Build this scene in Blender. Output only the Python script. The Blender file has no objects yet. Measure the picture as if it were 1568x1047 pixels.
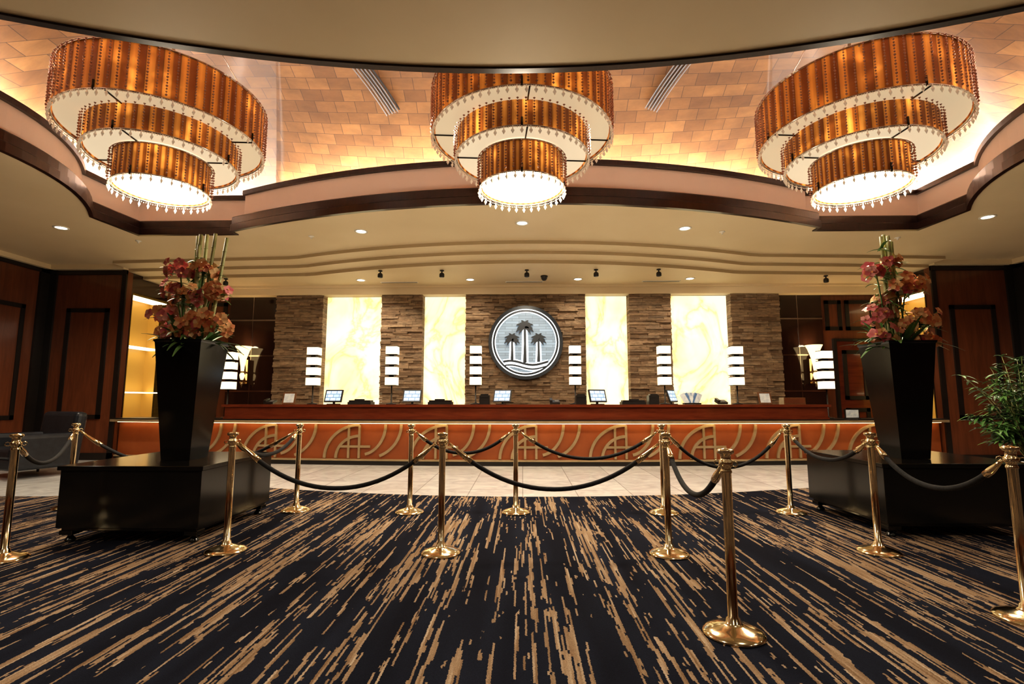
import bpy, bmesh, math, random
from mathutils import Vector, Matrix
from mathutils.geometry import tessellate_polygon
random.seed(7)
sc = bpy.context.scene
pi = math.pi

# ------------------------------------------------------------------ materials
def base(name, col=(.5,.5,.5), rough=.5, metal=0., em=None, es=0., coat=0., trans=0., spec=None):
    m = bpy.data.materials.new(name); m.use_nodes = True
    b = m.node_tree.nodes['Principled BSDF']
    b.inputs['Base Color'].default_value = (*col, 1)
    b.inputs['Roughness'].default_value = rough
    b.inputs['Metallic'].default_value = metal
    if em:
        b.inputs['Emission Color'].default_value = (*em, 1)
        b.inputs['Emission Strength'].default_value = es
    if coat: b.inputs['Coat Weight'].default_value = coat; b.inputs['Coat Roughness'].default_value = .08
    if trans: b.inputs['Transmission Weight'].default_value = trans
    if spec is not None: b.inputs['Specular IOR Level'].default_value = spec
    return m
def nd(m, t, **k):
    n = m.node_tree.nodes.new(t)
    for a, v in k.items(): setattr(n, a, v)
    return n
def lk(m, a, b): m.node_tree.links.new(a, b)
def B(m): return m.node_tree.nodes['Principled BSDF']
def ramp(m, fac, stops, interp='LINEAR'):
    r = nd(m, 'ShaderNodeValToRGB'); r.color_ramp.interpolation = interp
    e = r.color_ramp.elements
    while len(e) < len(stops): e.new(.5)
    for i, (p, c) in enumerate(stops):
        e[i].position = p; e[i].color = (*c, 1)
    if fac is not None: lk(m, fac, r.inputs[0])
    return r
def coords(m, scale=(1,1,1), rot=(0,0,0)):
    tc = nd(m, 'ShaderNodeTexCoord'); mp = nd(m, 'ShaderNodeMapping')
    mp.inputs['Scale'].default_value = scale; mp.inputs['Rotation'].default_value = rot
    lk(m, tc.outputs['Object'], mp.inputs[0]); return mp.outputs[0]
def noise(m, vec, scale=1., detail=3., rough=.5, dist=0.):
    n = nd(m, 'ShaderNodeTexNoise'); n.inputs['Scale'].default_value = scale
    n.inputs['Detail'].default_value = detail; n.inputs['Roughness'].default_value = rough
    n.inputs['Distortion'].default_value = dist
    if vec is not None: lk(m, vec, n.inputs['Vector'])
    return n.outputs['Fac']
def bump(m, h, s=.3, d=.01):
    b = nd(m, 'ShaderNodeBump'); b.inputs['Strength'].default_value = s; b.inputs['Distance'].default_value = d
    lk(m, h, b.inputs['Height']); lk(m, b.outputs[0], B(m).inputs['Normal'])
def math_(m, op, a, b=None, c=None):
    n = nd(m, 'ShaderNodeMath', operation=op)
    for i, v in enumerate((a, b, c)):
        if v is None: continue
        if isinstance(v, (int, float)): n.inputs[i].default_value = v
        else: lk(m, v, n.inputs[i])
    return n.outputs[0]
def wood(name, c1, c2, sc_=(6,6,.6), rough=.25, coat=.4):
    m = base(name, c1, rough, coat=coat)
    f = noise(m, coords(m, sc_), 2.5, 5, .6, .8)
    r = ramp(m, f, [(.3, c1), (.7, c2)]); lk(m, r.outputs[0], B(m).inputs['Base Color']); return m
def mottled(name, c1, c2, scale=3, rough=.7):
    m = base(name, c1, rough)
    f = noise(m, coords(m), scale, 4)
    r = ramp(m, f, [(.35, c1), (.65, c2)]); lk(m, r.outputs[0], B(m).inputs['Base Color'])
    return m

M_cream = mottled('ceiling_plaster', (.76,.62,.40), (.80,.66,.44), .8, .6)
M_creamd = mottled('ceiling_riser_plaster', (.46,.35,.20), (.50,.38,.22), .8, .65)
M_pink = mottled('cove_plaster', (.86,.72,.64), (.90,.76,.68), .8, .6)
M_mahog = wood('mahogany_wall', (.105,.033,.014), (.18,.057,.023), (5,5,.5), .3)
M_mahog2 = wood('mahogany_counter', (.095,.018,.008), (.16,.035,.013), (.5,5,5), .18, .7)
M_beam = wood('dark_walnut_beam', (.010,.005,.004), (.030,.010,.008), (9,9,1.5), .3, .25)
M_black = mottled('black_lacquer', (.006,.006,.005), (.010,.009,.008), 3, .16)
M_blackm = mottled('black_trim', (.012,.009,.007), (.016,.012,.010), 3, .35)
M_ebony = wood('ebony_gloss_panel', (.016,.007,.005), (.036,.015,.009), (5,5,.5), .1, .8)
M_brass = base('polished_brass', (.80,.57,.25), .13, 1.)
f = noise(M_brass, coords(M_brass), 6, 2)
r = ramp(M_brass, f, [(.3,(.78,.64,.40)),(.7,(.88,.75,.50))]); lk(M_brass, r.outputs[0], B(M_brass).inputs['Base Color'])
M_gold = mottled('champagne_metal', (.38,.28,.15), (.46,.34,.20), 5, .35); B(M_gold).inputs['Metallic'].default_value = .35
M_chrome = mottled('chrome', (.6,.55,.5), (.7,.65,.6), 5, .15); B(M_chrome).inputs['Metallic'].default_value = 1
M_velvet = mottled('black_velvet', (.006,.006,.007), (.016,.015,.016), 60, .85)
M_white = mottled('white_trim', (.8,.76,.68), (.84,.8,.72), 2, .5)
M_grey = mottled('vent_grey', (.11,.10,.10), (.15,.14,.13), 2, .5)

# stone
M_stone = base('ledgestone', rough=.8)
g = nd(M_stone, 'ShaderNodeNewGeometry')
r = ramp(M_stone, g.outputs['Random Per Island'], [(0,(.17,.105,.058)),(.35,(.28,.185,.11)),(.7,(.37,.26,.16)),(1,(.22,.155,.10))])
nz = noise(M_stone, coords(M_stone, (1,1,3)), 9, 5, .65)
mx = nd(M_stone, 'ShaderNodeMix', data_type='RGBA', blend_type='MULTIPLY'); mx.inputs[0].default_value = .85
r2 = ramp(M_stone, nz, [(.3,(.42,.42,.42)),(.7,(1.25,1.2,1.15))])
lk(M_stone, r.outputs[0], mx.inputs[6]); lk(M_stone, r2.outputs[0], mx.inputs[7]); lk(M_stone, mx.outputs[2], B(M_stone).inputs['Base Color'])
bump(M_stone, nz, .7, .025)

# onyx
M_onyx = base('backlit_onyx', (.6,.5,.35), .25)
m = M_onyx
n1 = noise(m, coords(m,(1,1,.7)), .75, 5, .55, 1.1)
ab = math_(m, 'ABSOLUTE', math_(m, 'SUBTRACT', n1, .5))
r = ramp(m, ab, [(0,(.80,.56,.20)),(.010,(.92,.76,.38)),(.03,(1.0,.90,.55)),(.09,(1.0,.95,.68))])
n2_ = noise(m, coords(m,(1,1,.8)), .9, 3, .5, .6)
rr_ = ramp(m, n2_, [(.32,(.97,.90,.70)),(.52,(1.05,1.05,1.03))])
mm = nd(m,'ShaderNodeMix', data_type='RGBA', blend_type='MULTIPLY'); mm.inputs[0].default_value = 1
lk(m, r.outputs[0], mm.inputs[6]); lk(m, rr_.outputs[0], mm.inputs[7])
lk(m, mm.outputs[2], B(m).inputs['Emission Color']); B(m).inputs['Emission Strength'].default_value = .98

# carpet
M_carpet = base('striped_carpet', rough=.95, spec=.1)
m = M_carpet
tc = nd(m,'ShaderNodeTexCoord'); sx = nd(m,'ShaderNodeSeparateXYZ'); lk(m, tc.outputs['Object'], sx.inputs[0])
X, Y = sx.outputs[0], sx.outputs[1]
wob = noise(m, coords(m,(6,22,1)), 3, 2)
xw = math_(m,'ADD', X, math_(m,'MULTIPLY', math_(m,'SUBTRACT', wob, .5), .014))
col = math_(m,'FLOOR', math_(m,'MULTIPLY', xw, 88))
wcol = nd(m,'ShaderNodeTexWhiteNoise', noise_dimensions='1D'); lk(m, col, wcol.inputs['W'])
cb = nd(m,'ShaderNodeCombineXYZ'); lk(m, math_(m,'MULTIPLY', col, .30), cb.inputs[0]); lk(m, math_(m,'ADD', math_(m,'MULTIPLY', Y, .85), math_(m,'MULTIPLY', wcol.outputs[0], .22)), cb.inputs[1])
n1 = noise(m, cb.outputs[0], 1.0, 2., .5)
cb2 = nd(m,'ShaderNodeCombineXYZ'); lk(m, math_(m,'MULTIPLY', col, 3.7), cb2.inputs[0]); lk(m, math_(m,'MULTIPLY', Y, 3.6), cb2.inputs[1])
n2 = noise(m, cb2.outputs[0], 1.0, 2)
n3 = noise(m, coords(m,(2.2,.22,1)), 1.6, 2)
v = math_(m,'ADD', math_(m,'ADD', n1, math_(m,'MULTIPLY', n2, .48)), math_(m,'MULTIPLY', n3, .5))
mask = math_(m,'GREATER_THAN', v, 1.05)
tone = noise(m, cb2.outputs[0], .6, 1)
fib = noise(m, coords(m), 260, 2)
tan = ramp(m, tone, [(.3,(.21,.130,.072)),(.55,(.33,.23,.145)),(.75,(.47,.37,.265))])
navy = ramp(m, n3, [(.35,(.006,.007,.014)),(.7,(.015,.019,.034))])
mx = nd(m,'ShaderNodeMix', data_type='RGBA'); lk(m, mask, mx.inputs[0]); lk(m, navy.outputs[0], mx.inputs[6]); lk(m, tan.outputs[0], mx.inputs[7])
mm = nd(m,'ShaderNodeMix', data_type='RGBA', blend_type='MULTIPLY'); mm.inputs[0].default_value = 1
rf = ramp(m, fib, [(.3,(.6,.6,.6)),(.7,(1.15,1.15,1.15))]); lk(m, mx.outputs[2], mm.inputs[6]); lk(m, rf.outputs[0], mm.inputs[7])
lk(m, mm.outputs[2], B(m).inputs['Base Color']); bump(m, fib, .5, .006)

# floor tile
M_tile = base('marble_tile', rough=.2)
m = M_tile
bk = nd(m,'ShaderNodeTexBrick'); bk.offset = 0; lk(m, coords(m), bk.inputs['Vector'])
for k, v in (('Scale',1),('Mortar Size',.006),('Brick Width',.75),('Row Height',.75)): bk.inputs[k].default_value = v
bk.inputs['Color1'].default_value = (.68,.68,.67,1); bk.inputs['Color2'].default_value = (.58,.58,.57,1); bk.inputs['Mortar'].default_value = (.34,.33,.32,1)
nz = noise(m, coords(m), 2.2, 6, .6, 1.5); r = ramp(m, nz, [(.3,(.76,.76,.76)),(.7,(1.1,1.1,1.1))])
mm = nd(m,'ShaderNodeMix', data_type='RGBA', blend_type='MULTIPLY'); mm.inputs[0].default_value = 1
lk(m, bk.outputs[0], mm.inputs[6]); lk(m, r.outputs[0], mm.inputs[7]); lk(m, mm.outputs[2], B(m).inputs['Base Color'])

# vault tiles
M_vault = base('gold_vault_tile', rough=.45)
m = M_vault
tc = nd(m,'ShaderNodeTexCoord'); sx = nd(m,'ShaderNodeSeparateXYZ'); lk(m, tc.outputs['Object'], sx.inputs[0])
cb = nd(m,'ShaderNodeCombineXYZ'); lk(m, sx.outputs[0], cb.inputs[0]); lk(m, math_(m,'SUBTRACT', sx.outputs[2], sx.outputs[1]), cb.inputs[1])
bk = nd(m,'ShaderNodeTexBrick'); lk(m, cb.outputs[0], bk.inputs['Vector'])
for k, v in (('Scale',1),('Mortar Size',.005),('Brick Width',.34),('Row Height',.26)): bk.inputs[k].default_value = v
bk.inputs['Color1'].default_value = (.185,.090,.028,1); bk.inputs['Color2'].default_value = (.105,.046,.013,1); bk.inputs['Mortar'].default_value = (.05,.021,.007,1)
nz = noise(m, coords(m,(1,3,1)), 1.5, 5, .65); r = ramp(m, nz, [(.3,(.66,.62,.56)),(.7,(1.2,1.2,1.2))])
mm = nd(m,'ShaderNodeMix', data_type='RGBA', blend_type='MULTIPLY'); mm.inputs[0].default_value = 1
lk(m, bk.outputs[0], mm.inputs[6]); lk(m, r.outputs[0], mm.inputs[7]); lk(m, mm.outputs[2], B(m).inputs['Base Color'])

M_cove = base('cove_light_strip', (1,1,1), em=(1,.95,.93), es=230)
M_terra = mottled('terracotta_panel', (.25,.062,.015), (.31,.085,.022), 2, .4)
M_led = base('counter_led', (1,1,1), em=(1,.68,.32), es=9)
M_diff3 = base('outer_diffuser', (.42,.35,.24), .4, em=(1,.78,.50), es=.50)
M_diff2 = base('middle_diffuser', (.42,.35,.25), .4, em=(1,.82,.56), es=.62)
M_diff1 = base('bottom_diffuser', (1,.95,.85), .4, em=(1,.92,.76), es=3.0)
M_lampon = base('downlight_lens', (1,1,1), em=(1,.92,.78), es=14)
M_cube = base('alabaster_glow', (1,.9,.7), .4, em=(1,.84,.54), es=1.3)
M_amber = base('amber_niche', (.45,.28,.08), .3, em=(.75,.38,.06), es=.12)
M_ledw = base('niche_light', (1,1,1), em=(1,.82,.45), es=3)
M_crystal = base('smoky_crystal', (.62,.36,.30), .08, coat=.5); B(M_crystal).inputs['Metallic'].default_value = .35
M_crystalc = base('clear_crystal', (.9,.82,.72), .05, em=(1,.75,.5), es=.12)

# chandelier shade : pleated amber organza, its inner light put in as emission
M_shade = base('amber_pleated_shade', (.45,.17,.04), .5)
m = M_shade
tc = nd(m,'ShaderNodeTexCoord'); sx = nd(m,'ShaderNodeSeparateXYZ'); lk(m, tc.outputs['Object'], sx.inputs[0])
ang = math_(m,'ARCTAN2', sx.outputs[1], sx.outputs[0])
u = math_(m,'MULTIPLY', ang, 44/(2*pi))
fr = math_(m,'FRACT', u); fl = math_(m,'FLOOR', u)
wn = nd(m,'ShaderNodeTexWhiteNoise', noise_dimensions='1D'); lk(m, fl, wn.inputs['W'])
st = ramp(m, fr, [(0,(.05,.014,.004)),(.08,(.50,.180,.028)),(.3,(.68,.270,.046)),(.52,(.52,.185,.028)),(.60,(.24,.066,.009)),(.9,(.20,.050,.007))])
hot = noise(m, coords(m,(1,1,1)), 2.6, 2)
hr = ramp(m, hot, [(.38,(.25,.25,.25)),(.55,(.55,.55,.55)),(.70,(2.6,2.6,2.6))])  # bright zones of the bulbs painted into the emission by noise
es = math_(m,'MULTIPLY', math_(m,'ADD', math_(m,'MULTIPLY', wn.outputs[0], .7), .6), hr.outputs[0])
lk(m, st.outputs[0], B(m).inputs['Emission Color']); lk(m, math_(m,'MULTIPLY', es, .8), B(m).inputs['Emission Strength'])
lk(m, st.outputs[0], B(m).inputs['Base Color'])

# ------------------------------------------------------------------ mesh builder
class MB:
    def __init__(s): s.v=[]; s.f=[]; s.m=[]; s.s=[]
    def add(s, vs, fs, mi=0, smooth=False, M=None):
        o = len(s.v)
        if M is not None: vs = [M @ Vector(v) for v in vs]
        s.v += [tuple(v) for v in vs]; s.f += [tuple(i+o for i in f) for f in fs]
        s.m += [mi]*len(fs); s.s += [smooth]*len(fs)
    def box(s, lo, hi, mi=0, M=None):
        x0,y0,z0 = lo; x1,y1,z1 = hi
        s.add([(x0,y0,z0),(x1,y0,z0),(x1,y1,z0),(x0,y1,z0),(x0,y0,z1),(x1,y0,z1),(x1,y1,z1),(x0,y1,z1)],
              [(0,3,2,1),(4,5,6,7),(0,1,5,4),(1,2,6,5),(2,3,7,6),(3,0,4,7)], mi, False, M)
    def cbox(s, c, d, mi=0, M=None):
        s.box([c[i]-d[i]/2 for i in range(3)], [c[i]+d[i]/2 for i in range(3)], mi, M)
    def lathe(s, prof, n=24, mi=0, smooth=True, c=(0,0,0), M=None, caps=True):
        vs=[]; fs=[]
        for r,z in prof:
            for i in range(n):
                a=2*pi*i/n; vs.append((c[0]+r*math.cos(a), c[1]+r*math.sin(a), c[2]+z))
        for k in range(len(prof)-1):
            for i in range(n):
                j=(i+1)%n; fs.append((k*n+i,k*n+j,(k+1)*n+j,(k+1)*n+i))
        if caps:
            if prof[0][0]>1e-4: fs.append(tuple(reversed(range(n))))
            if prof[-1][0]>1e-4: fs.append(tuple(range((len(prof)-1)*n, len(prof)*n)))
        s.add(vs, fs, mi, smooth, M)
    def tube(s, pts, r, n=8, mi=0, closed=False, smooth=True):
        pts=[Vector(p) for p in pts]; N_=len(pts); vs=[]; fs=[]
        for i,p in enumerate(pts):
            if closed: t=pts[(i+1)%N_]-pts[i-1]
            else: t=pts[min(i+1,N_-1)]-pts[max(i-1,0)]
            t.normalize(); up=Vector((0,0,1)) if abs(t.z)<.92 else Vector((0,1,0))
            a=t.cross(up).normalized(); b=a.cross(t)
            rr=r[i] if isinstance(r,(list,tuple)) else r
            for k in range(n):
                th=2*pi*k/n; vs.append(p+a*rr*math.cos(th)+b*rr*math.sin(th))
        for i in range(N_ if closed else N_-1):
            j=(i+1)%N_
            for k in range(n):
                l=(k+1)%n; fs.append((i*n+k,i*n+l,j*n+l,j*n+k))
        if not closed: fs.append(tuple(reversed(range(n)))); fs.append(tuple(range((N_-1)*n,N_*n)))
        s.add(vs, fs, mi, smooth)
    def loft(s, loops, mi=0, closed=True, smooth=False):
        n=len(loops[0]); vs=[p for l in loops for p in l]; fs=[]
        for k in range(len(loops)-1):
            for i in range(n if closed else n-1):
                j=(i+1)%n; fs.append((k*n+i,k*n+j,(k+1)*n+j,(k+1)*n+i))
        s.add(vs, fs, mi, smooth)
    def ball(s, c, r, mi=0, n=6, sq=1.):
        prof=[(r*math.sin(pi*k/(n)), -r*sq*math.cos(pi*k/n)) for k in range(n+1)]
        prof[0]=(1e-5,-r*sq); prof[-1]=(1e-5,r*sq)
        s.lathe(prof, max(6,n+2), mi, True, c, caps=False)
    def octa(s, c, r, mi=0, h=1.):
        x,y,z=c; s.add([(x+r,y,z),(x,y+r,z),(x-r,y,z),(x,y-r,z),(x,y,z+r*h),(x,y,z-r*h)],
            [(0,1,4),(1,2,4),(2,3,4),(3,0,4),(1,0,5),(2,1,5),(3,2,5),(0,3,5)], mi)
    def mesh(s, name, mats):
        me=bpy.data.meshes.new(name); me.from_pydata(s.v,[],s.f)
        for m in mats: me.materials.append(m)
        me.polygons.foreach_set('material_index', s.m); me.polygons.foreach_set('use_smooth', s.s); me.update(); return me
    def obj(s, name, mats, parent=None, loc=(0,0,0), rot=0, bevel=0):
        return place(name, s.mesh(name, mats), loc, rot, parent, bevel)
def place(name, me, loc=(0,0,0), rot=0, parent=None, bevel=0, scale=None):
    o=bpy.data.objects.new(name, me); sc.collection.objects.link(o); o.location=loc; o.rotation_euler=(0,0,rot)
    if scale: o.scale=scale
    if parent: o.parent=parent
    if bevel:
        b=o.modifiers.new('bevel','BEVEL'); b.width=bevel; b.segments=3; b.limit_method='ANGLE'
    return o
def empty(name, loc=(0,0,0), rot=0):
    o=bpy.data.objects.new(name,None); sc.collection.objects.link(o); o.location=loc; o.rotation_euler=(0,0,rot); return o
WARM=(1,.87,.69)
def spot(parent, loc, power, target=None, size=110, blend=.8, col=WARM, r=.06):
    l=bpy.data.lights.new('lamp_light','SPOT'); l.energy=power; l.spot_size=math.radians(size); l.spot_blend=blend; l.color=col; l.shadow_soft_size=r
    o=bpy.data.objects.new('lamp_light',l); sc.collection.objects.link(o); o.location=loc; o.parent=parent
    if target is not None:
        o.rotation_euler=(Vector(target)).to_track_quat('-Z','Y').to_euler()
    return o
def point(parent, loc, power, col=(1,.80,.52), r=.1):
    l=bpy.data.lights.new('lamp_light','POINT'); l.energy=power; l.color=col; l.shadow_soft_size=r
    o=bpy.data.objects.new('lamp_light',l); sc.collection.objects.link(o); o.location=loc; o.parent=parent; return o

# ------------------------------------------------------------------ floor / carpet
b=MB(); b.box((-11,-3.2,-.1),(11,12.9,0)); b.obj('floor',[M_tile])
b=MB()
edge=[]
for i in range(61):
    x=-10.6+21.2*i/60; a=min(abs(x),4.2)
    y=6.92+.045*a*a
    if abs(x)>4.2: y=6.92+.79-.9*min(1,(abs(x)-4.2)/2.0)**1.5
    edge.append((x,y))
top=[(x,y,.01) for x,y in edge]; bot=[(x,-2.9,.01) for x,y in edge]
b.loft([bot,top],0,False); b.loft([top,[(x,y,0.0) for x,y in edge]],0,False)
b.obj('carpet',[M_carpet])

# ------------------------------------------------------------------ ceiling
ZS=4.3; CY=5.9
def farc(x): return 1.58+1.19*(x/5.2)**2
def opening(off):
    P=[]
    nS,nA=20,40
    for i in range(nS+1):
        t=-1+2*i/nS; P.append((6.3+.8*t*t+off*(1), CY+2.0*t))
    P.append((7.02+off, CY+2.94+off))
    xj=5.2-off*.5
    P.append((xj, CY+2.94+off))
    for i in range(nA+1):
        x=xj*(1-2*i/nA); P.append((x, CY+farc(x)+off))
    P.append((-xj, CY+2.94+off)); P.append((-7.02-off, CY+2.94+off))
    for i in range(nS+1):
        t=1-2*i/nS; P.append((-6.3-.8*t*t-off, CY+2.0*t))
    P.append((-7.02-off, CY-2.94-off)); P.append((-xj, CY-2.94-off))
    for i in range(nA+1):
        x=-xj*(1-2*i/nA); P.append((x, CY-farc(x)-off))
    P.append((xj, CY-2.94-off)); P.append((7.02+off, CY-2.94-off))
    return P
def L(off,z): return [(x,y,z) for x,y in opening(off)]
def e1(x):
    a=abs(x)
    if a<4.8: return 9.33+.97*(a/4.8)**2
    return 10.30+.25*((a-4.8)/4.1)
xs=[8.9-17.8*i/72 for i in range(73)]
b=MB()
outer=[(-10.7,-3),(10.7,-3),(10.7,11),(8.9,11)]+[(x,e1(x)) for x in xs]+[(-8.9,11),(-10.7,11)]
hole=opening(0.02)
tri=tessellate_polygon([[Vector((x,y,0)) for x,y in outer],[Vector((x,y,0)) for x,y in hole]])
b.add([(x,y,ZS) for x,y in outer+hole], [tuple(t) for t in tri], 0)
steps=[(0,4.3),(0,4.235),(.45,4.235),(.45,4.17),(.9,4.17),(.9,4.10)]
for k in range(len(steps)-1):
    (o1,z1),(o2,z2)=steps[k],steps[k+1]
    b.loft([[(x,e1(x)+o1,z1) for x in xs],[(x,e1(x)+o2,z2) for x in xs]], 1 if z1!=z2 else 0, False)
b.loft([[(x,e1(x)+.9,4.10) for x in xs],[(x,12.7,4.10) for x in xs]],0,False)
b.loft([L(.22,4.56),L(.22,5.02)],2,smooth=False)
b.loft([L(.26,5.0),L(.85,5.0)],0)
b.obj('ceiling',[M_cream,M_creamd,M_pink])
b=MB()
b.loft([L(.03,4.30),L(.03,4.28),L(-.04,4.28),L(-.04,4.40),L(-.01,4.42),L(-.01,4.54),L(.01,4.56),L(.22,4.56)],0)
b.obj('trim_1',[M_beam])
b=MB(); b.loft([L(.22,5.02),L(.16,5.02),L(.16,5.10),L(.26,5.10),L(.26,5.0)],0); b.obj('trim_2',[M_beam])
b=MB(); b.loft([L(.62,5.03),L(.68,5.03)],0); b.obj('cove_light_strip',[M_cove])
# vault
b=MB()
bd=opening(.85); loops=[]
def vz(t): return 5.0+1.6*math.sin(t*pi/2)**.6
K=22
for k in range(K+1):
    t=(k/K)**1.6; lp=[]
    for x,y in bd:
        sx_=max(-3.2,min(3.2,x)); lp.append((x+(sx_-x)*t, y+(CY-y)*t, vz(t)))
    loops.append(lp)
b.loft(loops,0,True,True)
vault=b.obj('ceiling_vault',[M_vault])
def vault_z(x,y):
    yb=CY+farc(min(abs(x),5.0))+.85; t=(yb-y)/(yb-CY); return vz(max(0,min(1,t)))
for sgn in (-1,1):
    b=MB()
    p0=(sgn*2.10,7.75); p1=(sgn*2.48,7.05)
    n=10
    d=Vector((p1[0]-p0[0],p1[1]-p0[1])).normalized(); nrm=Vector((-d.y,d.x))
    for k,w in enumerate((-.12,-.06,0,.06,.12)):
        for mi,(a0,a1,dz) in enumerate(((-.028,-.008,.05),(-.008,.028,.02))):
            row0=[];row1=[]
            for i in range(n+1):
                t=i/n; x=p0[0]+(p1[0]-p0[0])*t; y=p0[1]+(p1[1]-p0[1])*t
                z=vault_z(x,y)
                row0.append((x+nrm.x*(w+a0),y+nrm.y*(w+a0),z-dz)); row1.append((x+nrm.x*(w+a1),y+nrm.y*(w+a1),z-dz))
            b.loft([row0,row1],mi,False)
    b.obj('air_vent',[M_grey,M_blackm])

# ------------------------------------------------------------------ walls
def panel_frame(b, plane, pos, a0, a1, z0, z1, out, mi=1):
    w=.09; t=.035
    def bx(u0,u1,v0,v1,th,mi_):
        if plane=='y': b.box((u0,pos-th,v0),(u1,pos+.0,v1),mi_)
        else:
            xa,xb=sorted((pos,pos+out*th)); b.box((xa,u0,v0),(xb,u1,v1),mi_)
    bx(a0,a1,z0,z0+w,t,mi); bx(a0,a1,z1-w,z1,t,mi); bx(a0,a0+w,z0,z1,t,mi); bx(a1-w,a1,z0,z1,t,mi)
    bx(a0+w,a1-w,z0+w,z1-w,.012,0)
for sg,nm in ((-1,'left'),(1,'right')):
    b=MB()
    xw_=sg*10.7
    xa,xb=sorted((xw_,xw_+sg*.2)); b.box((xa,-3.2,0),(xb,11.2,4.3),0)
    for (a0,a1) in ((9.35,10.5),(7.5,8.75),(5.65,6.9),(3.8,5.05),(1.9,3.2),(0,1.3)):
        panel_frame(b,'x',xw_,a0,a1,.88,3.33,-sg)
        xa,xb=sorted((xw_,xw_-sg*.05)); b.box((xa,a0-.42,0),(xb,a0-.25,4.2),1)
    xa,xb=sorted((xw_,xw_-sg*.05)); b.box((xa,10.75,0),(xb,11.0,4.2),1)
    b.box((xa,-3,4.12),(xb,11,4.2),1); b.box((xa,-3,0),(xb,11,.15),1)
    x0,x1=sorted((sg*10.7,sg*8.9)); b.box((x0,11.0,0),(x1,11.15,4.3),0)
    pa,pb=sorted((sg*9.24,sg*10.2)); panel_frame(b,'y',11.0,pa,pb,.88,3.33,1)
    e0,e1_=sorted((sg*8.9,sg*9.0)); b.box((e0,10.96,0),(e1_,11.0,4.2),1)
    e0,e1_=sorted((sg*10.5,sg*10.65)); b.box((e0,10.96,0),(e1_,11.0,4.2),1)
    b.box((x0,10.95,4.10),(x1,11.0,4.18),1); b.box((x0,10.96,0),(x1,11.0,.15),1)
    b.cbox((sg*9.9,10.99,.45),(.08,.03,.12),1)
    def side(y0,y1,z0,z1,xi,xo,mi):
        xa,xb=sorted((sg*xi,sg*xo)); b.box((xa,y0,z0),(xb,y1,z1),mi)
    side(11.15,11.2,0,4.3,8.9,9.1,3); side(12.35,12.7,0,4.3,8.9,9.1,3)
    side(11.2,12.35,0,.85,8.9,9.1,3); side(11.2,12.35,3.72,4.3,8.9,9.1,3)
    side(11.2,12.35,.85,3.72,9.38,9.42,2)
    side(11.18,11.2,.85,3.72,8.9,9.4,2); side(12.35,12.37,.85,3.72,8.9,9.4,2)
    side(11.2,12.35,3.72,3.74,8.9,9.4,2); side(11.2,12.35,.83,.85,8.9,9.4,2)
    for z in (3.66,2.5,1.45):
        side(11.21,12.34,z,z+.025,8.93,9.3,4)
    x0,x1=sorted((sg*10.7,sg*10.55)); b.box((x0,-3,4.2),(x1,11,4.3),5)
    x0,x1=sorted((sg*10.7,sg*8.9)); b.box((x0,10.85,4.2),(x1,11,4.3),5)
    b.obj('wall_'+nm,[M_mahog,M_blackm,M_amber,M_ebony,M_ledw,M_cream])
b=MB()
b.box((-9.1,12.65,0),(9.1,12.8,4.3),0)
for sg in (-1,1):
    x0,x1=sorted((sg*6.2,sg*7.4)); b.box((x0,12.5,0),(x1,12.65,4.1),1)
    for z in (3.27,2.37,1.49): b.box((x0,12.485,z),(x1,12.5,z+.035),2)
    for xv in (6.8,): b.box((sg*xv-.006,12.492,0),(sg*xv+.006,12.5,4.1),2)
    x0,x1=sorted((sg*7.4,sg*8.9)); b.box((x0,12.56,0),(x1,12.65,4.1),3)
    x0,x1=sorted((sg*7.5,sg*7.9)); panel_frame(b,'y',12.56,x0,x1,3.0,3.75,1,4)
    x0,x1=sorted((sg*8.0,sg*8.7)); panel_frame(b,'y',12.56,x0,x1,3.0,3.75,1,4)
b.box((-8.9,12.22,3.88),(8.9,12.5,4.10),5)
b.box((-8.9,12.16,4.04),(8.9,12.22,4.10),5)
b.obj('wall_back',[M_mahog,M_ebony,M_chrome,M_mahog,M_blackm,M_cream])
for k,sg in enumerate((-1,1)):
    b=MB(); x0,x1=sorted((sg*7.7,sg*8.5))
    b.box((x0,12.50,0),(x1,12.559,2.72),0)
    b.box((x0-.07,12.48,0),(x0,12.559,2.79),1); b.box((x1,12.48,0),(x1+.07,12.559,2.79),1); b.box((x0,12.48,2.72),(x1,12.559,2.79),1)
    for z0,z1 in ((.2,1.1),(1.3,2.5)): panel_frame(b,'y',12.5,x0+.12,x1-.12,z0,z1,1,1)
    b.ball((x0+.06,12.46,1.05),.03,2)
    b.obj('door_%d'%(k+1),[M_mahog2,M_blackm,M_brass])
b=MB(); b.box((-10.9,-3.2,0),(10.9,-3.0,4.3),0)
for x in range(-9,10,3): panel_frame(b,'y',-3.0,x-.9,x+.9,.9,3.3,1)
b.obj('wall_front',[M_mahog,M_blackm])

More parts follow.
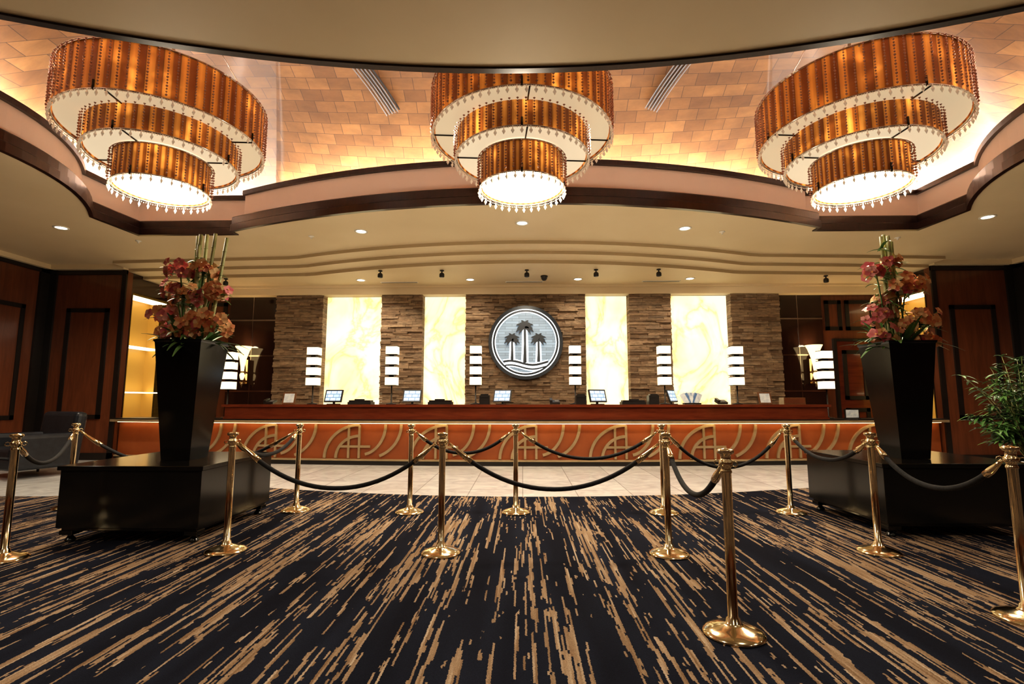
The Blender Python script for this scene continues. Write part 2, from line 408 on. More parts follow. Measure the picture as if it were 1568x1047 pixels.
# ------------------------------------------------------------------ stone wall
CX=.08
def stones(b, x0,x1,z0,z1,yf,yb):
    z=z0
    while z<z1-.01:
        h=min(random.uniform(.035,.075), z1-z); x=x0
        while x<x1-.01:
            w=random.uniform(.14,.5); 
            if x+w>x1-.08: w=x1-x
            p=random.uniform(0,.06)
            ee=.012 if random.random()<.5 else 0
            b.box((x-(ee if x==x0 else 0),yf-p,z+.002),(x+w-.003,yb,z+h-.002)); x+=w
        z+=h
b=MB()
piers=[(-6.2,-5.02),(-3.56,-2.54),(-1.47,1.47),(2.54,3.56),(5.02,6.2)]
for a0,a1 in piers: stones(b,CX+a0,CX+a1,.0,3.88,12.32,12.6)
b.obj('stacked_stone_wall',[M_stone])
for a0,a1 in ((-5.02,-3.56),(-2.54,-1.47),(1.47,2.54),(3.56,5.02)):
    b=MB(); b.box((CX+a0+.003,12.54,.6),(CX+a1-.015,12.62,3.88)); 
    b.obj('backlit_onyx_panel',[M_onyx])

# ------------------------------------------------------------------ logo sign
M_logobg = base('sign_glow_disc', (.20,.25,.30), .5)
m=M_logobg
bk=nd(m,'ShaderNodeTexBrick'); lk(m, coords(m,(1,1,1),(pi/2,0,0)), bk.inputs['Vector'])
for k,v in (('Scale',1),('Mortar Size',.006),('Brick Width',.33),('Row Height',.065)): bk.inputs[k].default_value=v
bk.inputs['Color1'].default_value=(.28,.38,.46,1); bk.inputs['Color2'].default_value=(.12,.17,.23,1); bk.inputs['Mortar'].default_value=(.04,.06,.09,1)
lk(m,bk.outputs[0],B(m).inputs['Emission Color']); B(m).inputs['Emission Strength'].default_value=.75  # light on the wall stones behind the sign, put into the disc as emission
M_logoe = base('sign_halo',(1,1,1),em=(.85,.94,1),es=1.3)
M_logod = mottled('sign_dark_metal',(.008,.012,.020),(.012,.018,.028),4,.4)
lg=empty('palm_tree_sign',(CX,12.22,2.68))
b=MB()
R=Matrix.Rotation(pi/2,4,'X')
def ring(b,r0,r1,y0,y1,mi,n=64):
    vs=[];fs=[]
    for i in range(n):
        a=2*pi*i/n; c_,s_=math.cos(a),math.sin(a)
        vs+=[(r0*c_,y0,r0*s_),(r1*c_,y0,r1*s_),(r1*c_,y1,r1*s_),(r0*c_,y1,r0*s_)]
    for i in range(n):
        j=(i+1)%n
        for k in range(4):
            l=(k+1)%4; fs.append((i*4+k,i*4+l,j*4+l,j*4+k))
    b.add(vs,fs,mi)
b.lathe([(.84,-.02),(.84,.02)],64,0,False,M=R)
ring(b,.82,.90,-.06,.03,1); ring(b,.75,.795,-.05,.0,1); ring(b,.795,.82,-.03,.0,2)
ring(b,.728,.75,-.03,.0,2)
def strip(b,pts,ws,y0,y1,mi):
    vs=[];fs=[];n=len(pts)
    for i,(x,z) in enumerate(pts):
        t=Vector((pts[min(i+1,n-1)][0]-pts[max(i-1,0)][0], pts[min(i+1,n-1)][1]-pts[max(i-1,0)][1])).normalized()
        nx,nz_=-t.y,t.x; w=(ws[i] if isinstance(ws,list) else ws)/2
        vs+=[(x+nx*w,y0,z+nz_*w),(x-nx*w,y0,z-nz_*w),(x-nx*w,y1,z-nz_*w),(x+nx*w,y1,z+nz_*w)]
    for i in range(n-1):
        for k in range(4):
            l=(k+1)%4; fs.append((i*4+k,i*4+l,i*4+4+l,i*4+4+k))
    b.add(vs,fs,mi)
def palm(b,x,z0,z1,s):
    strip(b,[(x,z0),(x+.005,(z0+z1)/2),(x,z1)],[.075*s,.05*s,.045*s],-.07,-.03,1)
    strip(b,[(x,z0),(x+.005,(z0+z1)/2),(x,z1-.05)],[.15*s,.13*s,.11*s],-.03,-.021,2)
    for k in range(13):
        a=-.7+ (pi+1.4)*k/12; ln=.20*s*(1 if k%2 else .82)
        pts=[]
        for i in range(6):
            t=i/5; pts.append((x+math.cos(a)*ln*t, z1+math.sin(a)*ln*t-.07*s*t*t))
        strip(b,pts,[.03*s,.055*s,.065*s,.055*s,.035*s,.004],-.07-.001*k,-.04,1)
    for k in range(8):
        a=random.uniform(0,2*pi); strip(b,[(x,z1-.02),(x+.09*math.cos(a)*s,z1-.02+.09*math.sin(a)*s)],[.05*s,.02*s],-.072,-.04,1)
palm(b,-.02,-.50,.40,1.15); palm(b,-.33,-.48,.10,1.0); palm(b,.31,-.48,.10,1.0)
for dz,w in ((-.50,.05),(-.60,.035)):
    pts=[(-.54+i*.054, dz+.05*math.sin(i/20*2*pi+.6)) for i in range(21)]
    strip(b,pts,w,-.065,-.03,1); strip(b,pts,w+.05,-.03,-.0215,2)
b.obj('sign_face',[M_logobg,M_logod,M_logoe],lg)

# ------------------------------------------------------------------ reception counter
def cy(x): return 10.0+x*x/90.
b=MB()
def arcbox(x0,x1,o0,o1,z0,z1,mi,n=48):
    X_=[x0+(x1-x0)*i/n for i in range(n+1)]
    A=[(x,cy(x)+o0,z0) for x in X_];B_=[(x,cy(x)+o0,z1) for x in X_];C=[(x,cy(x)+o1,z1) for x in X_];D=[(x,cy(x)+o1,z0) for x in X_]
    b.loft([A,B_,C,D,A],mi,False)
    for e in (0,-1): b.add([A[e],B_[e],C[e],D[e]],[(0,1,2,3)],mi)
arcbox(-6.15,6.15,.0,.75,.90,1.15,0); arcbox(-6.2,6.2,-.05,.80,1.15,1.20,0); arcbox(-6.17,6.17,-.02,.77,.90,.94,0)
arcbox(-8.85,8.85,-.08,.7,.83,.88,2); arcbox(-8.85,8.85,-.04,.7,.88,.905,3)
arcbox(-8.85,8.85,.2,.7,.10,.83,1); arcbox(-8.85,8.85,.12,.7,0,.085,3); arcbox(-8.85,8.85,.10,.7,.085,.115,2)
arcbox(-8.8,8.8,.08,.12,.818,.829,4)
def rib(pts,w):
    n=len(pts); vs=[];fs=[]
    for i,(x,z) in enumerate(pts):
        t=Vector((pts[min(i+1,n-1)][0]-pts[max(i-1,0)][0], pts[min(i+1,n-1)][1]-pts[max(i-1,0)][1])).normalized()
        a=(x-t.y*w/2,z+t.x*w/2); c_=(x+t.y*w/2,z-t.x*w/2)
        for q,o in ((a,.155),(c_,.155),(c_,.2),(a,.2)): vs.append((q[0],cy(q[0])+o,q[1]))
    for i in range(n-1):
        for k in range(4):
            l=(k+1)%4; fs.append((i*4+k,i*4+l,i*4+4+l,i*4+4+k))
    fs+= [(0,1,2,3),(n*4-4,n*4-3,n*4-2,n*4-1)]
    b.add(vs,fs,5)
def arc(cx,cz,rx,rz,a0,a1,n=12): return [(cx+rx*math.cos(math.radians(a0+(a1-a0)*i/n)), cz+rz*math.sin(math.radians(a0+(a1-a0)*i/n))) for i in range(n+1)]
for k in range(-5,6):
    u=k*1.78-.45
    if u<-8.8 or u+1.75>8.8: continue
    rib(arc(u+.72,.13,.72,.66,180,90),.055); rib(arc(u+.72,.13,.48,.44,180,90),.055)
    rib([(u+.50,.13),(u+.50,.79)],.045); rib([(u+.72,.13),(u+.72,.79)],.045); rib([(u+.30,.36),(u+.95,.36)],.045)
    rib(arc(u+.76,.80,.50,.60,-80,0),.055); rib(arc(u+.92,.80,.66,.66,-70,0),.055)
b.obj('reception_counter',[M_mahog2,M_terra,M_gold,M_blackm,M_led,M_gold])

# ------------------------------------------------------------------ counter lamps
def cubelamp(hs):
    b=MB()
    b.lathe([(.11,0),(.11,.015),(.03,.03),(.014,.05),(.014,hs)],20,1)
    for k in range(4):
        z=hs+k*.215; b.box((-.115,-.115,z),(.115,.115,z+.160),0)
        if k<3: b.box((-.05,-.05,z+.165),(.05,.05,z+.215),1)
        b.box((-.12,-.12,z-.012),(.12,.12,z),1); b.box((-.12,-.12,z+.160),(.12,.12,z+.172),1)
    return b.mesh('stacked_cube_lamp',[M_cube,M_blackm])
lampm=cubelamp(.40); lampt=cubelamp(.62)
for x in (-4.46,-2.74,-.97,1.09,2.95,4.49):
    place('stacked_cube_lamp',lampm,(x,cy(x)+.5,1.2))
for x in (-6.42,6.48):
    place('stacked_cube_lamp',lampt,(x,cy(x)+.5,.905))

M_sconce=base('sconce_glass',(1,.85,.6),.4,em=(1,.72,.34),es=1.8)
for x in (-6.85,7.0):
    b=MB()
    b.lathe([(.03,.0),(.05,.06),(.06,.12),(.03,.18)],20,0); b.lathe([(.035,.2),(.045,.32),(.08,.52),(.14,.72),(.19,.82),(.18,.82),(.13,.72),(.03,.4)],28,0,caps=False)
    b.lathe([(.04,.17),(.045,.21)],20,1); b.lathe([(.05,-.05),(.02,-.12),(.0001,-.2)],16,1)
    b.box((-.06,.12,-.1),(.06,.26,.5),1); b.box((-.02,.0,.16),(.02,.14,.2),1)
    o=b.obj('wall_sconce',[M_sconce,M_brass],loc=(x,12.24,1.78)); point(o,(0,-.0,.78),8)

# ------------------------------------------------------------------ counter items
M_screen=base('monitor_screen',(.2,.3,.4),.2,em=(.45,.72,1),es=.9)
bkk=nd(M_screen,'ShaderNodeTexBrick'); lk(M_screen,coords(M_screen,(1,1,1),(pi/2,0,0)),bkk.inputs['Vector'])
for k,v in (('Scale',1),('Mortar Size',.008),('Brick Width',.13),('Row Height',.07)): bkk.inputs[k].default_value=v
bkk.inputs['Color1'].default_value=(.35,.6,.85,1);bkk.inputs['Color2'].default_value=(.75,.85,.95,1);bkk.inputs['Mortar'].default_value=(.1,.2,.35,1)
lk(M_screen,bkk.outputs[0],B(M_screen).inputs['Emission Color'])
b=MB()
b.box((-.11,-.08,0),(.11,.08,.015),0); b.box((-.02,-.0,.01),(.02,.03,.14),0)
Rm=Matrix.Translation((0,0,.17))@Matrix.Rotation(math.radians(-18),4,'X')
b.box((-.19,-.015,-.13),(.19,.015,.13),0,Rm); b.box((-.165,-.018,-.105),(.165,-.0151,.105),1,Rm)
monm=b.mesh('computer_monitor',[M_blackm,M_screen])
for x,rz in ((-3.87,-.15),(-2.23,-.1),(-.4,-.35),(1.5,.4),(3.0,.9)):
    place('computer_monitor',monm,(x,cy(x)+.2,1.2),rz)
b=MB(); b.box((-.24,-.14,0),(.24,.14,.05)); b.box((-.22,-.12,.05),(.22,.10,.085)); b.box((-.10,-.13,.07),(.10,-.10,.11))
prm=b.mesh('receipt_printer',[M_blackm])
for x in (-3.35,-1.68,2.25): place('receipt_printer',prm,(x,cy(x)+.4,1.2))
b=MB(); b.box((-.10,-.1,0),(.10,.1,.18)); b.box((-.08,-.11,.14),(.08,-.1,.2)); b.box((-.07,-.09,.18),(.07,.09,.21))
ctm=b.mesh('card_terminal',[M_blackm])
for x in (-.76,1.17,2.63): place('card_terminal',ctm,(x,cy(x)+.25,1.2))
M_paper=mottled('printed_card',(.7,.72,.7),(.45,.5,.55),14,.6)
M_woodf=wood('frame_wood',(.12,.05,.02),(.2,.09,.04),(8,8,8))
b=MB()
Rm=Matrix.Rotation(math.radians(-14),4,'X')
b.box((-.14,-.01,0),(.14,.01,.25),0,Rm); b.box((-.11,-.013,.03),(.11,-.0101,.22),1,Rm); b.box((-.02,.01,0),(.02,.11,.012),0)
frm=b.mesh('picture_frame',[M_woodf,M_paper])
place('picture_frame',frm,(-4.85,cy(4.85)+.2,1.205),-.1); place('picture_frame',frm,(4.95,cy(4.95)+.2,1.205),.15)
b=MB()
for k in range(7):
    a=-.45+.15*k; Mx=Matrix.Translation((.03*k,0,.02))@Matrix.Rotation(a,4,'Y')@Matrix.Rotation(-.2,4,'X'); b.box((-.05,-.004,0),(.05,.004,.22),k%2,Mx)
b.box((-.08,-.06,0),(.26,.06,.03),2)
b.obj('brochure_holder',[M_paper,mottled('blue_card',(.06,.14,.3),(.1,.2,.35),10,.5),M_blackm],loc=(3.35,cy(3.35)+.3,1.201))
b=MB(); b.box((-.22,-.1,0),(.22,.1,.14),0); b.box((-.2,-.105,.02),(.2,-.1,.12),1); b.obj('wooden_key_box',[M_woodf,M_mahog],loc=(5.6,cy(5.6)+.35,1.201))
b=MB(); b.box((-.15,-.01,0),(.15,.01,.2),0); b.box((-.13,-.012,.02),(.13,-.0101,.18),1); b.box((-.15,-.05,0),(.15,.05,.012),0); b.obj('desk_sign',[M_blackm,M_paper],loc=(6.85,cy(6.85)+.25,.906), )
b=MB(); Rm=Matrix.Rotation(math.radians(15),4,'X'); b.box((-.1,-.1,0),(.1,.1,.04),0,Rm); b.box((-.1,-.09,.045),(-.05,.09,.08),0,Rm); b.box((0,-.05,.041),(.08,.06,.046),1,Rm)
phm=b.mesh('desk_telephone',[M_blackm,M_grey])
for x in (-5.3,.65,4.05): place('desk_telephone',phm,(x,cy(x)+.3,1.2+.03))

# ------------------------------------------------------------------ stanchions
b=MB()
b.lathe([(.162,0),(.165,.006),(.162,.014),(.148,.022),(.143,.026),(.10,.040),(.055,.052),(.040,.062),(.036,.085),(.027,.092),
         (.027,.86),(.031,.865),(.031,.875),(.027,.88),(.027,.895),(.036,.90),(.038,.915),(.036,.93),(.028,.935),(.028,.965),(.042,.97),(.046,.98),(.046,.988),(.040,.995),(.012,.997),(.012,.999)],32,0)
for k in range(4):
    a=pi/2*k+pi/4
    c_=Vector((math.cos(a)*.05,math.sin(a)*.05,.915)); t=Vector((math.cos(a),math.sin(a),0))
    b.tube([c_+t*.016*math.cos(q*pi/4)+Vector((0,0,.016*math.sin(q*pi/4))) for q in range(8)],.004,6,0,closed=True)
stm=b.mesh('stanchion',[M_brass])
S=dict(A=(-2.63,6.0),B=(-1.29,5.93),C=(-.08,5.95),D=(1.6,5.95),E=(3.05,6.0),F=(-2.52,4.42),G=(-.685,4.39),H=(1.215,4.4),I=(3.0,4.5),J=(1.154,2.96),K=(2.95,3.18),L_=(-4.17,4.15),M_=(-5.41,6.1))
for k,(x,y) in S.items(): place('brass_stanchion',stm,(x,y,.01))
def rope(a,c,sag):
    p=Vector((*S[a],.915)); q=Vector((*S[c],.915)); d=(q-p); d.z=0; dn=d.normalized()
    p=p+dn*.06; q=q-dn*.06; pts=[]
    n=28
    for i in range(n+1):
        t=i/n; w=(1-(2*t-1)**2); w=w*.85+.15*(1-abs(2*t-1)**3)
        pts.append(p.lerp(q,t)-Vector((0,0,sag*w)))
    b=MB(); b.tube(pts[2:-2],.019,10,0)
    b.tube(pts[0:4],[.010,.016,.024,.024],10,1); b.tube(pts[-4:],[.024,.024,.016,.010],10,1)
    b.obj('velvet_rope',[M_velvet,M_brass])
for a,c,s in (('F','G',.38),('G','H',.38),('B','C',.24),('C','D',.30),('D','E',.40),('H','J',.28),('E','I',.22),('I','K',.26),('F','A',.18),('M_','A',.42),('L_','M_',.25)): rope(a,c,s)

# ------------------------------------------------------------------ plinths + vases
def plinth(x0,x1,y0,y1):
    b=MB(); cx,cy_=(x0+x1)/2,(y0+y1)/2; w,d=(x1-x0)/2,(y1-y0)/2
    b.box((-w,-d,.13),(w,d,.64)); b.box((-w-.02,-d-.02,.64),(w+.02,d+.02,.68)); b.box((-w+.03,-d+.03,.10),(w-.03,d-.03,.13))
    for sx_ in (-1,1):
        for sy in (-1,1):
            b.lathe([(.03,0),(.045,.01),(.045,.02),(.02,.05),(.03,.1)],14,0,c=(sx_*(w-.08),sy*(d-.08),0))
            b.cbox((sx_*(w-.08),sy*(d-.08),.085),(.12,.12,.04))
    return b.obj('black_display_plinth',[M_black],loc=(cx,cy_,.01),bevel=.006)
plinth(-4.2,-2.90,4.62,5.9); plinth(3.4,4.8,4.95,6.25)
b=MB()
def sqloop(h,z): return [(-h,-h,z),(h,-h,z),(h,h,z),(-h,h,z)]
b.loft([sqloop(.145,0),sqloop(.235,1.17),sqloop(.245,1.185),sqloop(.245,1.2),sqloop(.22,1.2),sqloop(.21,1.1)],0)
b.add(sqloop(.145,0),[(3,2,1,0)],0); b.add(sqloop(.215,1.12),[(0,1,2,3)],1)
M_soil=mottled('moss',(.03,.04,.015),(.06,.07,.025),20,.9)
vm=b.mesh('tapered_vase',[M_black,M_soil])
place('tapered_black_vase',vm,(-3.45,5.2,.691)); place('tapered_black_vase',vm,(3.98,5.45,.691))

M_petal=base('orchid_petal',rough=.5); g=nd(M_petal,'ShaderNodeNewGeometry')
r=ramp(M_petal,g.outputs['Random Per Island'],[(0,(.46,.11,.05)),(.3,(.62,.25,.10)),(.6,(.66,.36,.15)),(1,(.74,.52,.27))]); lk(M_petal,r.outputs[0],B(M_petal).inputs['Base Color'])
M_petal2=base('pink_orchid_petal',rough=.5); g=nd(M_petal2,'ShaderNodeNewGeometry')
r=ramp(M_petal2,g.outputs['Random Per Island'],[(0,(.46,.06,.09)),(.5,(.64,.18,.19)),(1,(.75,.42,.35))]); lk(M_petal2,r.outputs[0],B(M_petal2).inputs['Base Color'])
M_lip=mottled('orchid_lip',(.40,.02,.03),(.75,.45,.12),40,.5)
M_leaf=mottled('leaf_green',(.05,.13,.03),(.13,.25,.07),8,.45)
M_stem=mottled('bamboo_stalk',(.24,.27,.10),(.38,.37,.17),12,.5)
def bloom(b,c,nrm,s,mi):
    q=Vector(nrm).to_track_quat('Z','Y').to_matrix().to_4x4(); Mx=Matrix.Translation(c)@q@Matrix.Rotation(random.uniform(0,6),4,'Z')
    for k in range(5):
        a=2*pi*k/5; Rz=Mx@Matrix.Rotation(a,4,'Z'); w=s*.42
        b.add([(0,0,0),(w*.8,s*.35,s*.14),(w,s*.7,s*.16),(0,s*1.05,s*.05),(-w,s*.7,s*.16),(-w*.8,s*.35,s*.14),(0,s*.6,s*.06)],
              [(0,1,6),(1,2,6),(2,3,6),(3,4,6),(4,5,6),(5,0,6)],mi,True,Rz)
    b.add([(0,0,.0),(s*.2,-s*.1,s*.3),(0,-s*.35,s*.38),(-s*.2,-s*.1,s*.3),(0,0,s*.25)],[(0,1,4),(1,2,4),(2,3,4),(3,0,4)],4,True,Mx)
def leaf(b,p,d,ln,w,mi,droop=.3,n=7):
    d=Vector(d).normalized(); side=d.cross(Vector((0,0,1)))
    side=side.normalized() if side.length>.01 else Vector((1,0,0))
    vs=[];fs=[]
    for i in range(n+1):
        t=i/n; ww=w*math.sin(pi*min(.97,.12+.88*t))**.7; c_=Vector(p)+d*ln*t-Vector((0,0,droop*ln*t*t))
        vs+=[c_-side*ww/2,c_+Vector((0,0,-ww*.15)),c_+side*ww/2]
    for i in range(n):
        a=i*3; fs+=[(a,a+1,a+4,a+3),(a+1,a+2,a+5,a+4)]
    b.add(vs,fs,mi,True)
def arrangement(loc,clusters,stalks):
    b=MB()
    for x,y,h,lean in stalks:
        n=8; b.tube([(x+lean*t/n,y,h*t/n) for t in range(n+1)],.018,8,3)
        for t in range(1,n): b.lathe([(.020,-.006),(.0215,0),(.020,.006)],8,3,c=(x+lean*t/n,y,h*t/n))
    for (x,y,z,n,mi,sp) in clusters:
        base_=Vector((random.uniform(-.1,.1),random.uniform(-.1,.1),0)); P=[]
        for i in range(11):
            t=i/10; P.append(base_.lerp(Vector((x,y,z)),t)+Vector((0,0,.10*math.sin(pi*t))))
        b.tube(P,.008,6,2)
        for k in range(int(n*1.9)):
            a=random.uniform(0,2*pi); rr=sp*random.uniform(.3,1.2); el=random.uniform(-.7,.9)
            off=Vector((math.cos(a)*math.cos(el),math.sin(a)*math.cos(el),math.sin(el)*.8))*rr
            c_=Vector((x,y,z))+off; nn=off.normalized()+Vector((0,-.9,.1))
            bloom(b,c_,nn,random.uniform(.048,.070),mi if random.random()<.8 else 1-mi); b.tube([Vector((x,y,z-.03)),c_],.004,5,2)
        for k in range(7):
            a=random.uniform(0,2*pi); leaf(b,(x,y+.04,z-.05),(math.cos(a),math.sin(a),random.uniform(.1,.9)),random.uniform(.18,.30),.035,2,.5)
    for k in range(50):
        a=random.uniform(0,2*pi); leaf(b,(math.cos(a)*.1,math.sin(a)*.1,0),(math.cos(a),math.sin(a),random.uniform(.4,2.2)),random.uniform(.25,.6),random.uniform(.04,.07),2,random.uniform(.2,.8))
    for k in range(36):
        z=random.uniform(.2,1.1); a=random.uniform(0,2*pi); leaf(b,(random.uniform(-.12,.12),random.uniform(-.1,.1),z),(math.cos(a),math.sin(a),.8),random.uniform(.15,.34),.035,2,.5)
    return b.obj('orchid_arrangement',[M_petal,M_petal2,M_leaf,M_stem,M_lip],loc=loc)
arrangement((-3.45,5.2,1.82),[(-.17,-.05,.86,9,1,.14),(.06,0,.83,7,0,.12),(.22,-.05,.58,10,0,.13),(-.27,-.08,.34,9,1,.13),(.24,-.12,.26,20,0,.20),(-.05,-.12,.55,9,0,.12),(-.30,.05,.16,7,0,.12),(.02,-.16,.18,12,0,.15),(-.12,-.1,.16,10,1,.13),(-.22,-.05,.62,5,1,.1)],
   [(-.05,.03,1.22,0),(.0,.06,1.25,.03),(.06,0,1.24,.1),(.13,.03,1.2,.14),(.02,-.05,1.1,.0),(-.02,.0,1.23,.02)])
arrangement((3.98,5.45,1.82),[(-.18,-.05,.84,8,1,.12),(.12,-.08,.68,14,0,.17),(-.15,-.05,.36,9,1,.14),(.14,-.15,.26,18,0,.19),(-.05,0,.55,8,0,.12),(.24,-.05,.10,9,0,.14),(-.18,-.1,.14,7,1,.12),(.02,.0,.95,5,0,.09)],
   [(-.03,.03,1.25,0),(.02,.06,1.28,0),(.05,0,1.18,.0),(.0,-.03,1.22,.0),(.07,.04,1.26,-.02)])

# potted shrub
b=MB()
b.lathe([(.17,0),(.2,.02),(.26,.5),(.28,.52),(.28,.56),(.25,.56),(.24,.5)],28,0); b.lathe([(.0001,.5),(.24,.5)],20,1,caps=False)
for k in range(60):
    a=random.uniform(0,2*pi); R_=random.uniform(.1,.5); h=random.uniform(.75,1.85)
    tip=Vector((math.cos(a)*R_*1.1,math.sin(a)*R_*1.1,h)); P=[]
    for i in range(9):
        t=i/8; P.append(Vector((0,0,.5)).lerp(tip,t)+Vector((0,0,.16*math.sin(pi*t))))
    b.tube(P,[.008-.0006*i for i in range(9)],5,2)
    for i in range(3,9):
        for j in range(5):
            aa=random.uniform(0,2*pi); leaf(b,P[i],(math.cos(aa),math.sin(aa),random.uniform(-.2,.7)),random.uniform(.10,.18),.034,3,.4,4)
b.obj('potted_shrub',[M_black,M_soil,M_stem,M_leaf],loc=(6.12,6.35,.01))

# armchair
M_leather=mottled('black_leather',(.012,.014,.019),(.020,.023,.030),12,.35)
ac=empty('leather_armchair',(-8.5,8.7,0),-.35)
def part(nm,lo,hi,mt,bv,M=None):
    b=MB(); b.box(lo,hi,0,M); return b.obj(nm,[mt],ac,bevel=bv)
part('seat_cushion',(-.36,-.42,.30),(.36,.32,.50),M_leather,.06)
part('seat_frame',(-.46,-.42,.14),(.46,.40,.32),M_leather,.03)
part('arm_left',(-.52,-.44,.14),(-.34,.42,.72),M_leather,.07)
part('arm_right',(.34,-.44,.14),(.52,.42,.72),M_leather,.07)
part('backrest',(-.52,.26,.16),(.52,.46,1.12),M_leather,.08,Matrix.Translation((0,.02,0))@Matrix.Rotation(-.1,4,'X'))
for i,(x,y) in enumerate(((-.42,-.36),(.42,-.36),(-.42,.36),(.42,.36))):
    b=MB(); b.lathe([(.018,0),(.03,.15)],12); b.obj('leg_%d'%(i+1),[M_blackm],ac,loc=(x,y,0))

# ------------------------------------------------------------------ chandeliers
T=[(.50,3.83,4.20,0.),(.79,4.20,4.52,.46),(1.07,4.48,5.04,.75)]
Z0=3.83
bs=MB(); bd_=MB(); bc=MB()
def circ(r,z,n=72): return [(r*math.cos(2*pi*i/n),r*math.sin(2*pi*i/n),z) for i in range(n)]
for ti,(R_,zb,zt,ri) in enumerate(T):
    zb-=Z0; zt-=Z0
    n=160
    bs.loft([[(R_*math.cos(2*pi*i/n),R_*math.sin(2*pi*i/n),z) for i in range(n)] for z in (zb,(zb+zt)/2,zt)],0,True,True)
    if ri: bd_.loft([circ(ri,zb+.02),circ(R_-.015,zb+.02)],0 if ti==2 else 3)
    else:
        bd_.lathe([(.0001,-.0),(.25,.004),(R_-.015,.02)],64,4,True,(0,0,zb),caps=False)
    for z in (zb,zt): bd_.tube(circ(R_+.006,z),.011,6,1,closed=True)
    bd_.tube(circ(R_+.035,zt-.01),.006,6,1,closed=True)
    for k in range(4):
        a=pi/2*k+.08
        if ri:
            bd_.tube([(ri*math.cos(a),ri*math.sin(a),zb+.012),(R_*math.cos(a),R_*math.sin(a),zb+.012)],.009,6,2)
        bd_.tube([((R_+.012)*math.cos(a-1.65),(R_+.012)*math.sin(a-1.65),zb-.02),((R_+.012)*math.cos(a-1.65),(R_+.012)*math.sin(a-1.65),zb+.09)],.012,6,2)
    ns=int(2*pi*R_/.085)
    for k in range(ns):
        a=2*pi*k/ns; x,y=(R_+.035)*math.cos(a),(R_+.035)*math.sin(a)
        nb=int((zt-zb)/.034)
        for j in range(nb): bc.octa((x,y,zt-.02-j*.034),.0125 if j%3 else .016,0,1.1)
    nr=int(2*pi*R_/.095)
    for k in range(nr):
        a=2*pi*k/nr; x,y=(R_+.02)*math.cos(a),(R_+.02)*math.sin(a)
        bc.octa((x,y,zb-.02),.013,1,1.2); bc.octa((x,y,zb-.060),.020,1,1.9)
        for q in (.25,.5,.75):
            a2=a+2*pi/nr*q; bc.octa(((R_+.02)*math.cos(a2),(R_+.02)*math.sin(a2),zb-.012-.012*math.sin(pi*q)),.008,1,1)
for k in range(6):
    a=pi/3*k; bd_.tube([(0,0,1.19),(1.07*math.cos(a),1.07*math.sin(a),1.19)],.012,6,1)
for k in range(3):
    a=2*pi/3*k+.4; bd_.tube([(1.0*math.cos(a),1.0*math.sin(a),1.2),(.12*math.cos(a),.12*math.sin(a),2.62)],.006,6,1)
bd_.tube([(0,0,.1),(0,0,2.7)],.018,8,1); bd_.lathe([(.2,2.66),(.2,2.70),(.05,2.74)],24,1)
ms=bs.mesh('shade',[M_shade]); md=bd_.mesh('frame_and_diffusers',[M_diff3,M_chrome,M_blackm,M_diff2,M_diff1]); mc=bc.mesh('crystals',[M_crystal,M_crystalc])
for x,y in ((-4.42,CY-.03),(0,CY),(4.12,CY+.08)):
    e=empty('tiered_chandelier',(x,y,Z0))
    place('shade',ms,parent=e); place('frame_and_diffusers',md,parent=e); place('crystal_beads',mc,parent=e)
    point(e,(0,0,1.35),8,(1,.7,.4),.25)
    spot(e,(0,0,-.12),230,size=176,blend=.15,col=(1,.87,.68),r=.35)
    point(e,(0,0,-.28),85,(1,.86,.66),.3)  # unseen point under the fixture, added to brighten soffit and cove band

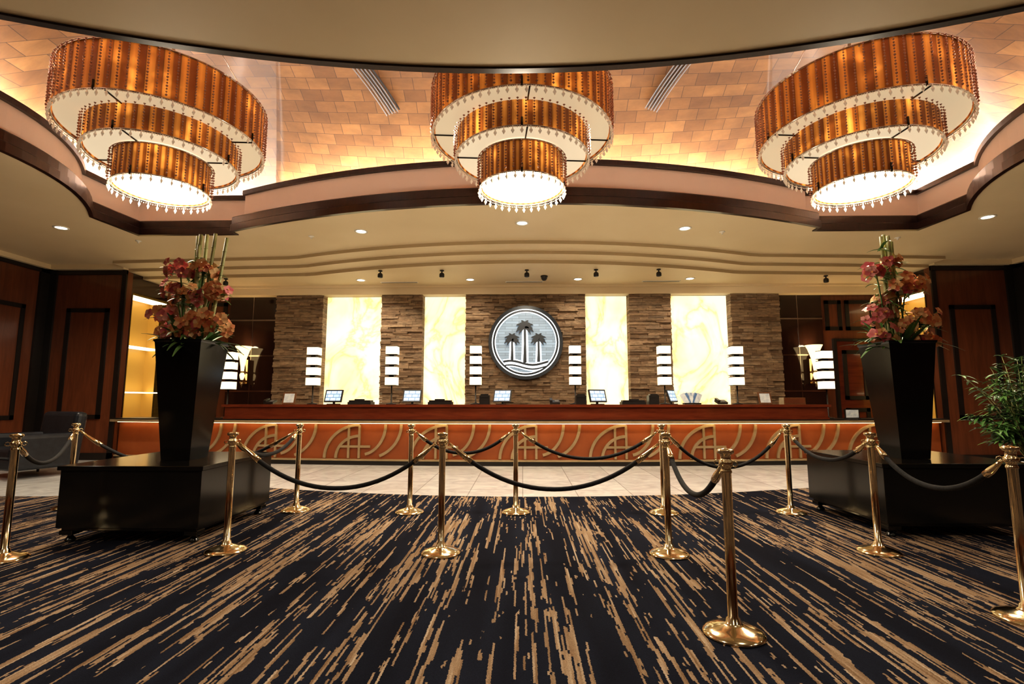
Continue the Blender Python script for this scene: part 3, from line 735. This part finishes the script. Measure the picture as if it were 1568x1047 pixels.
# ------------------------------------------------------------------ ceiling fixtures
b=MB(); b.lathe([(.115,-.0),(.115,-.012),(.085,-.012),(.08,.0)],28,0,caps=False); b.lathe([(.0001,-.004),(.082,-.004)],24,1,False,caps=False)
dlm=b.mesh('recessed_downlight',[M_white,M_lampon])
for x,y,z,p in ((-2.89,8.74,4.3,150),(0,8.37,4.3,150),(2.87,8.7,4.3,150),(-8.1,8.44,4.3,190),(7.7,8.24,4.3,190),(-1.22,11.6,4.1,60),(1.3,11.6,4.1,60),(-3.8,11.6,4.1,60),(3.9,11.6,4.1,60),
              (-8.6,4.5,4.3,130),(8.6,4.5,4.3,130),(-6,1.2,4.3,150),(6,1.2,4.3,150),(-2,1.6,4.3,150),(2,1.6,4.3,150),(-5,-1.2,4.3,80),(0,-1.2,4.3,80),(5,-1.2,4.3,80)):  # this second row is out of view, added as fill light for the room
    o=place('recessed_downlight',dlm,(x,y,z-.001)); spot(o,(0,0,-.03),p*1.4,size=140)
b=MB(); b.lathe([(.045,0),(.045,-.02),(.015,-.025),(.015,-.06),(.04,-.065),(.055,-.09),(.055,-.15),(.04,-.16)],20,0)
spm=b.mesh('track_spotlight',[M_blackm])
for x,tx in ((-3.1,-3.0),(-1.75,-5.5),(.1,0.05),(1.6,3.1),(2.95,5.7)):
    o=place('ceiling_spotlight',spm,(x,10.75,4.10)); spot(o,(0,0,-.17),140,(tx-x,12.3-10.75,2.8-4.0),size=60,r=.04)
for x in (-6.9,6.9): place('ceiling_spotlight',spm,(x,11.4,4.10))
b=MB(); b.lathe([(.08,0),(.08,-.03),(.07,-.035),(.065,-.07),(.04,-.105),(.0001,-.115)],24,0); b.obj('dome_security_camera',[M_blackm],loc=(.5,11.3,4.10))
b=MB(); b.box((-.45,-.04,-.012),(.45,.04,0),0)
for yy in (-.02,.0,.02): b.box((-.43,yy-.005,-.0135),(.43,yy+.005,-.012),1)
slm=b.mesh('slot_vent',[M_white,M_blackm])
for x in (-2.95,.05,3.3): place('linear_slot_vent',slm,(x,11.85,4.10))
b=MB(); b.lathe([(.05,0),(.05,-.01),(.02,-.015),(.012,-.04),(.02,-.045)],16,0); skm=b.mesh('sprinkler',[M_white])
for x,y in ((-3.9,9.0),(3.6,8.9),(-7.3,9.2),(7.0,9.3)): place('fire_sprinkler',skm,(x,y,4.299))

# ------------------------------------------------------------------ world / camera
w=bpy.data.worlds.new('world'); sc.world=w; w.use_nodes=True
w.node_tree.nodes['Background'].inputs[0].default_value=(.9,.7,.5,1); w.node_tree.nodes['Background'].inputs[1].default_value=.05
cam=bpy.data.cameras.new('camera'); cam.sensor_width=36; cam.lens=17.79; cam.clip_start=.05
co=bpy.data.objects.new('camera',cam); sc.collection.objects.link(co); co.location=(0,0,1.28)
co.rotation_euler=(math.radians(90+6.59),0,math.radians(1.18)); sc.camera=co
sc.view_settings.view_transform='Standard'
try: sc.view_settings.look='Medium High Contrast'
except Exception as ex: print(ex)
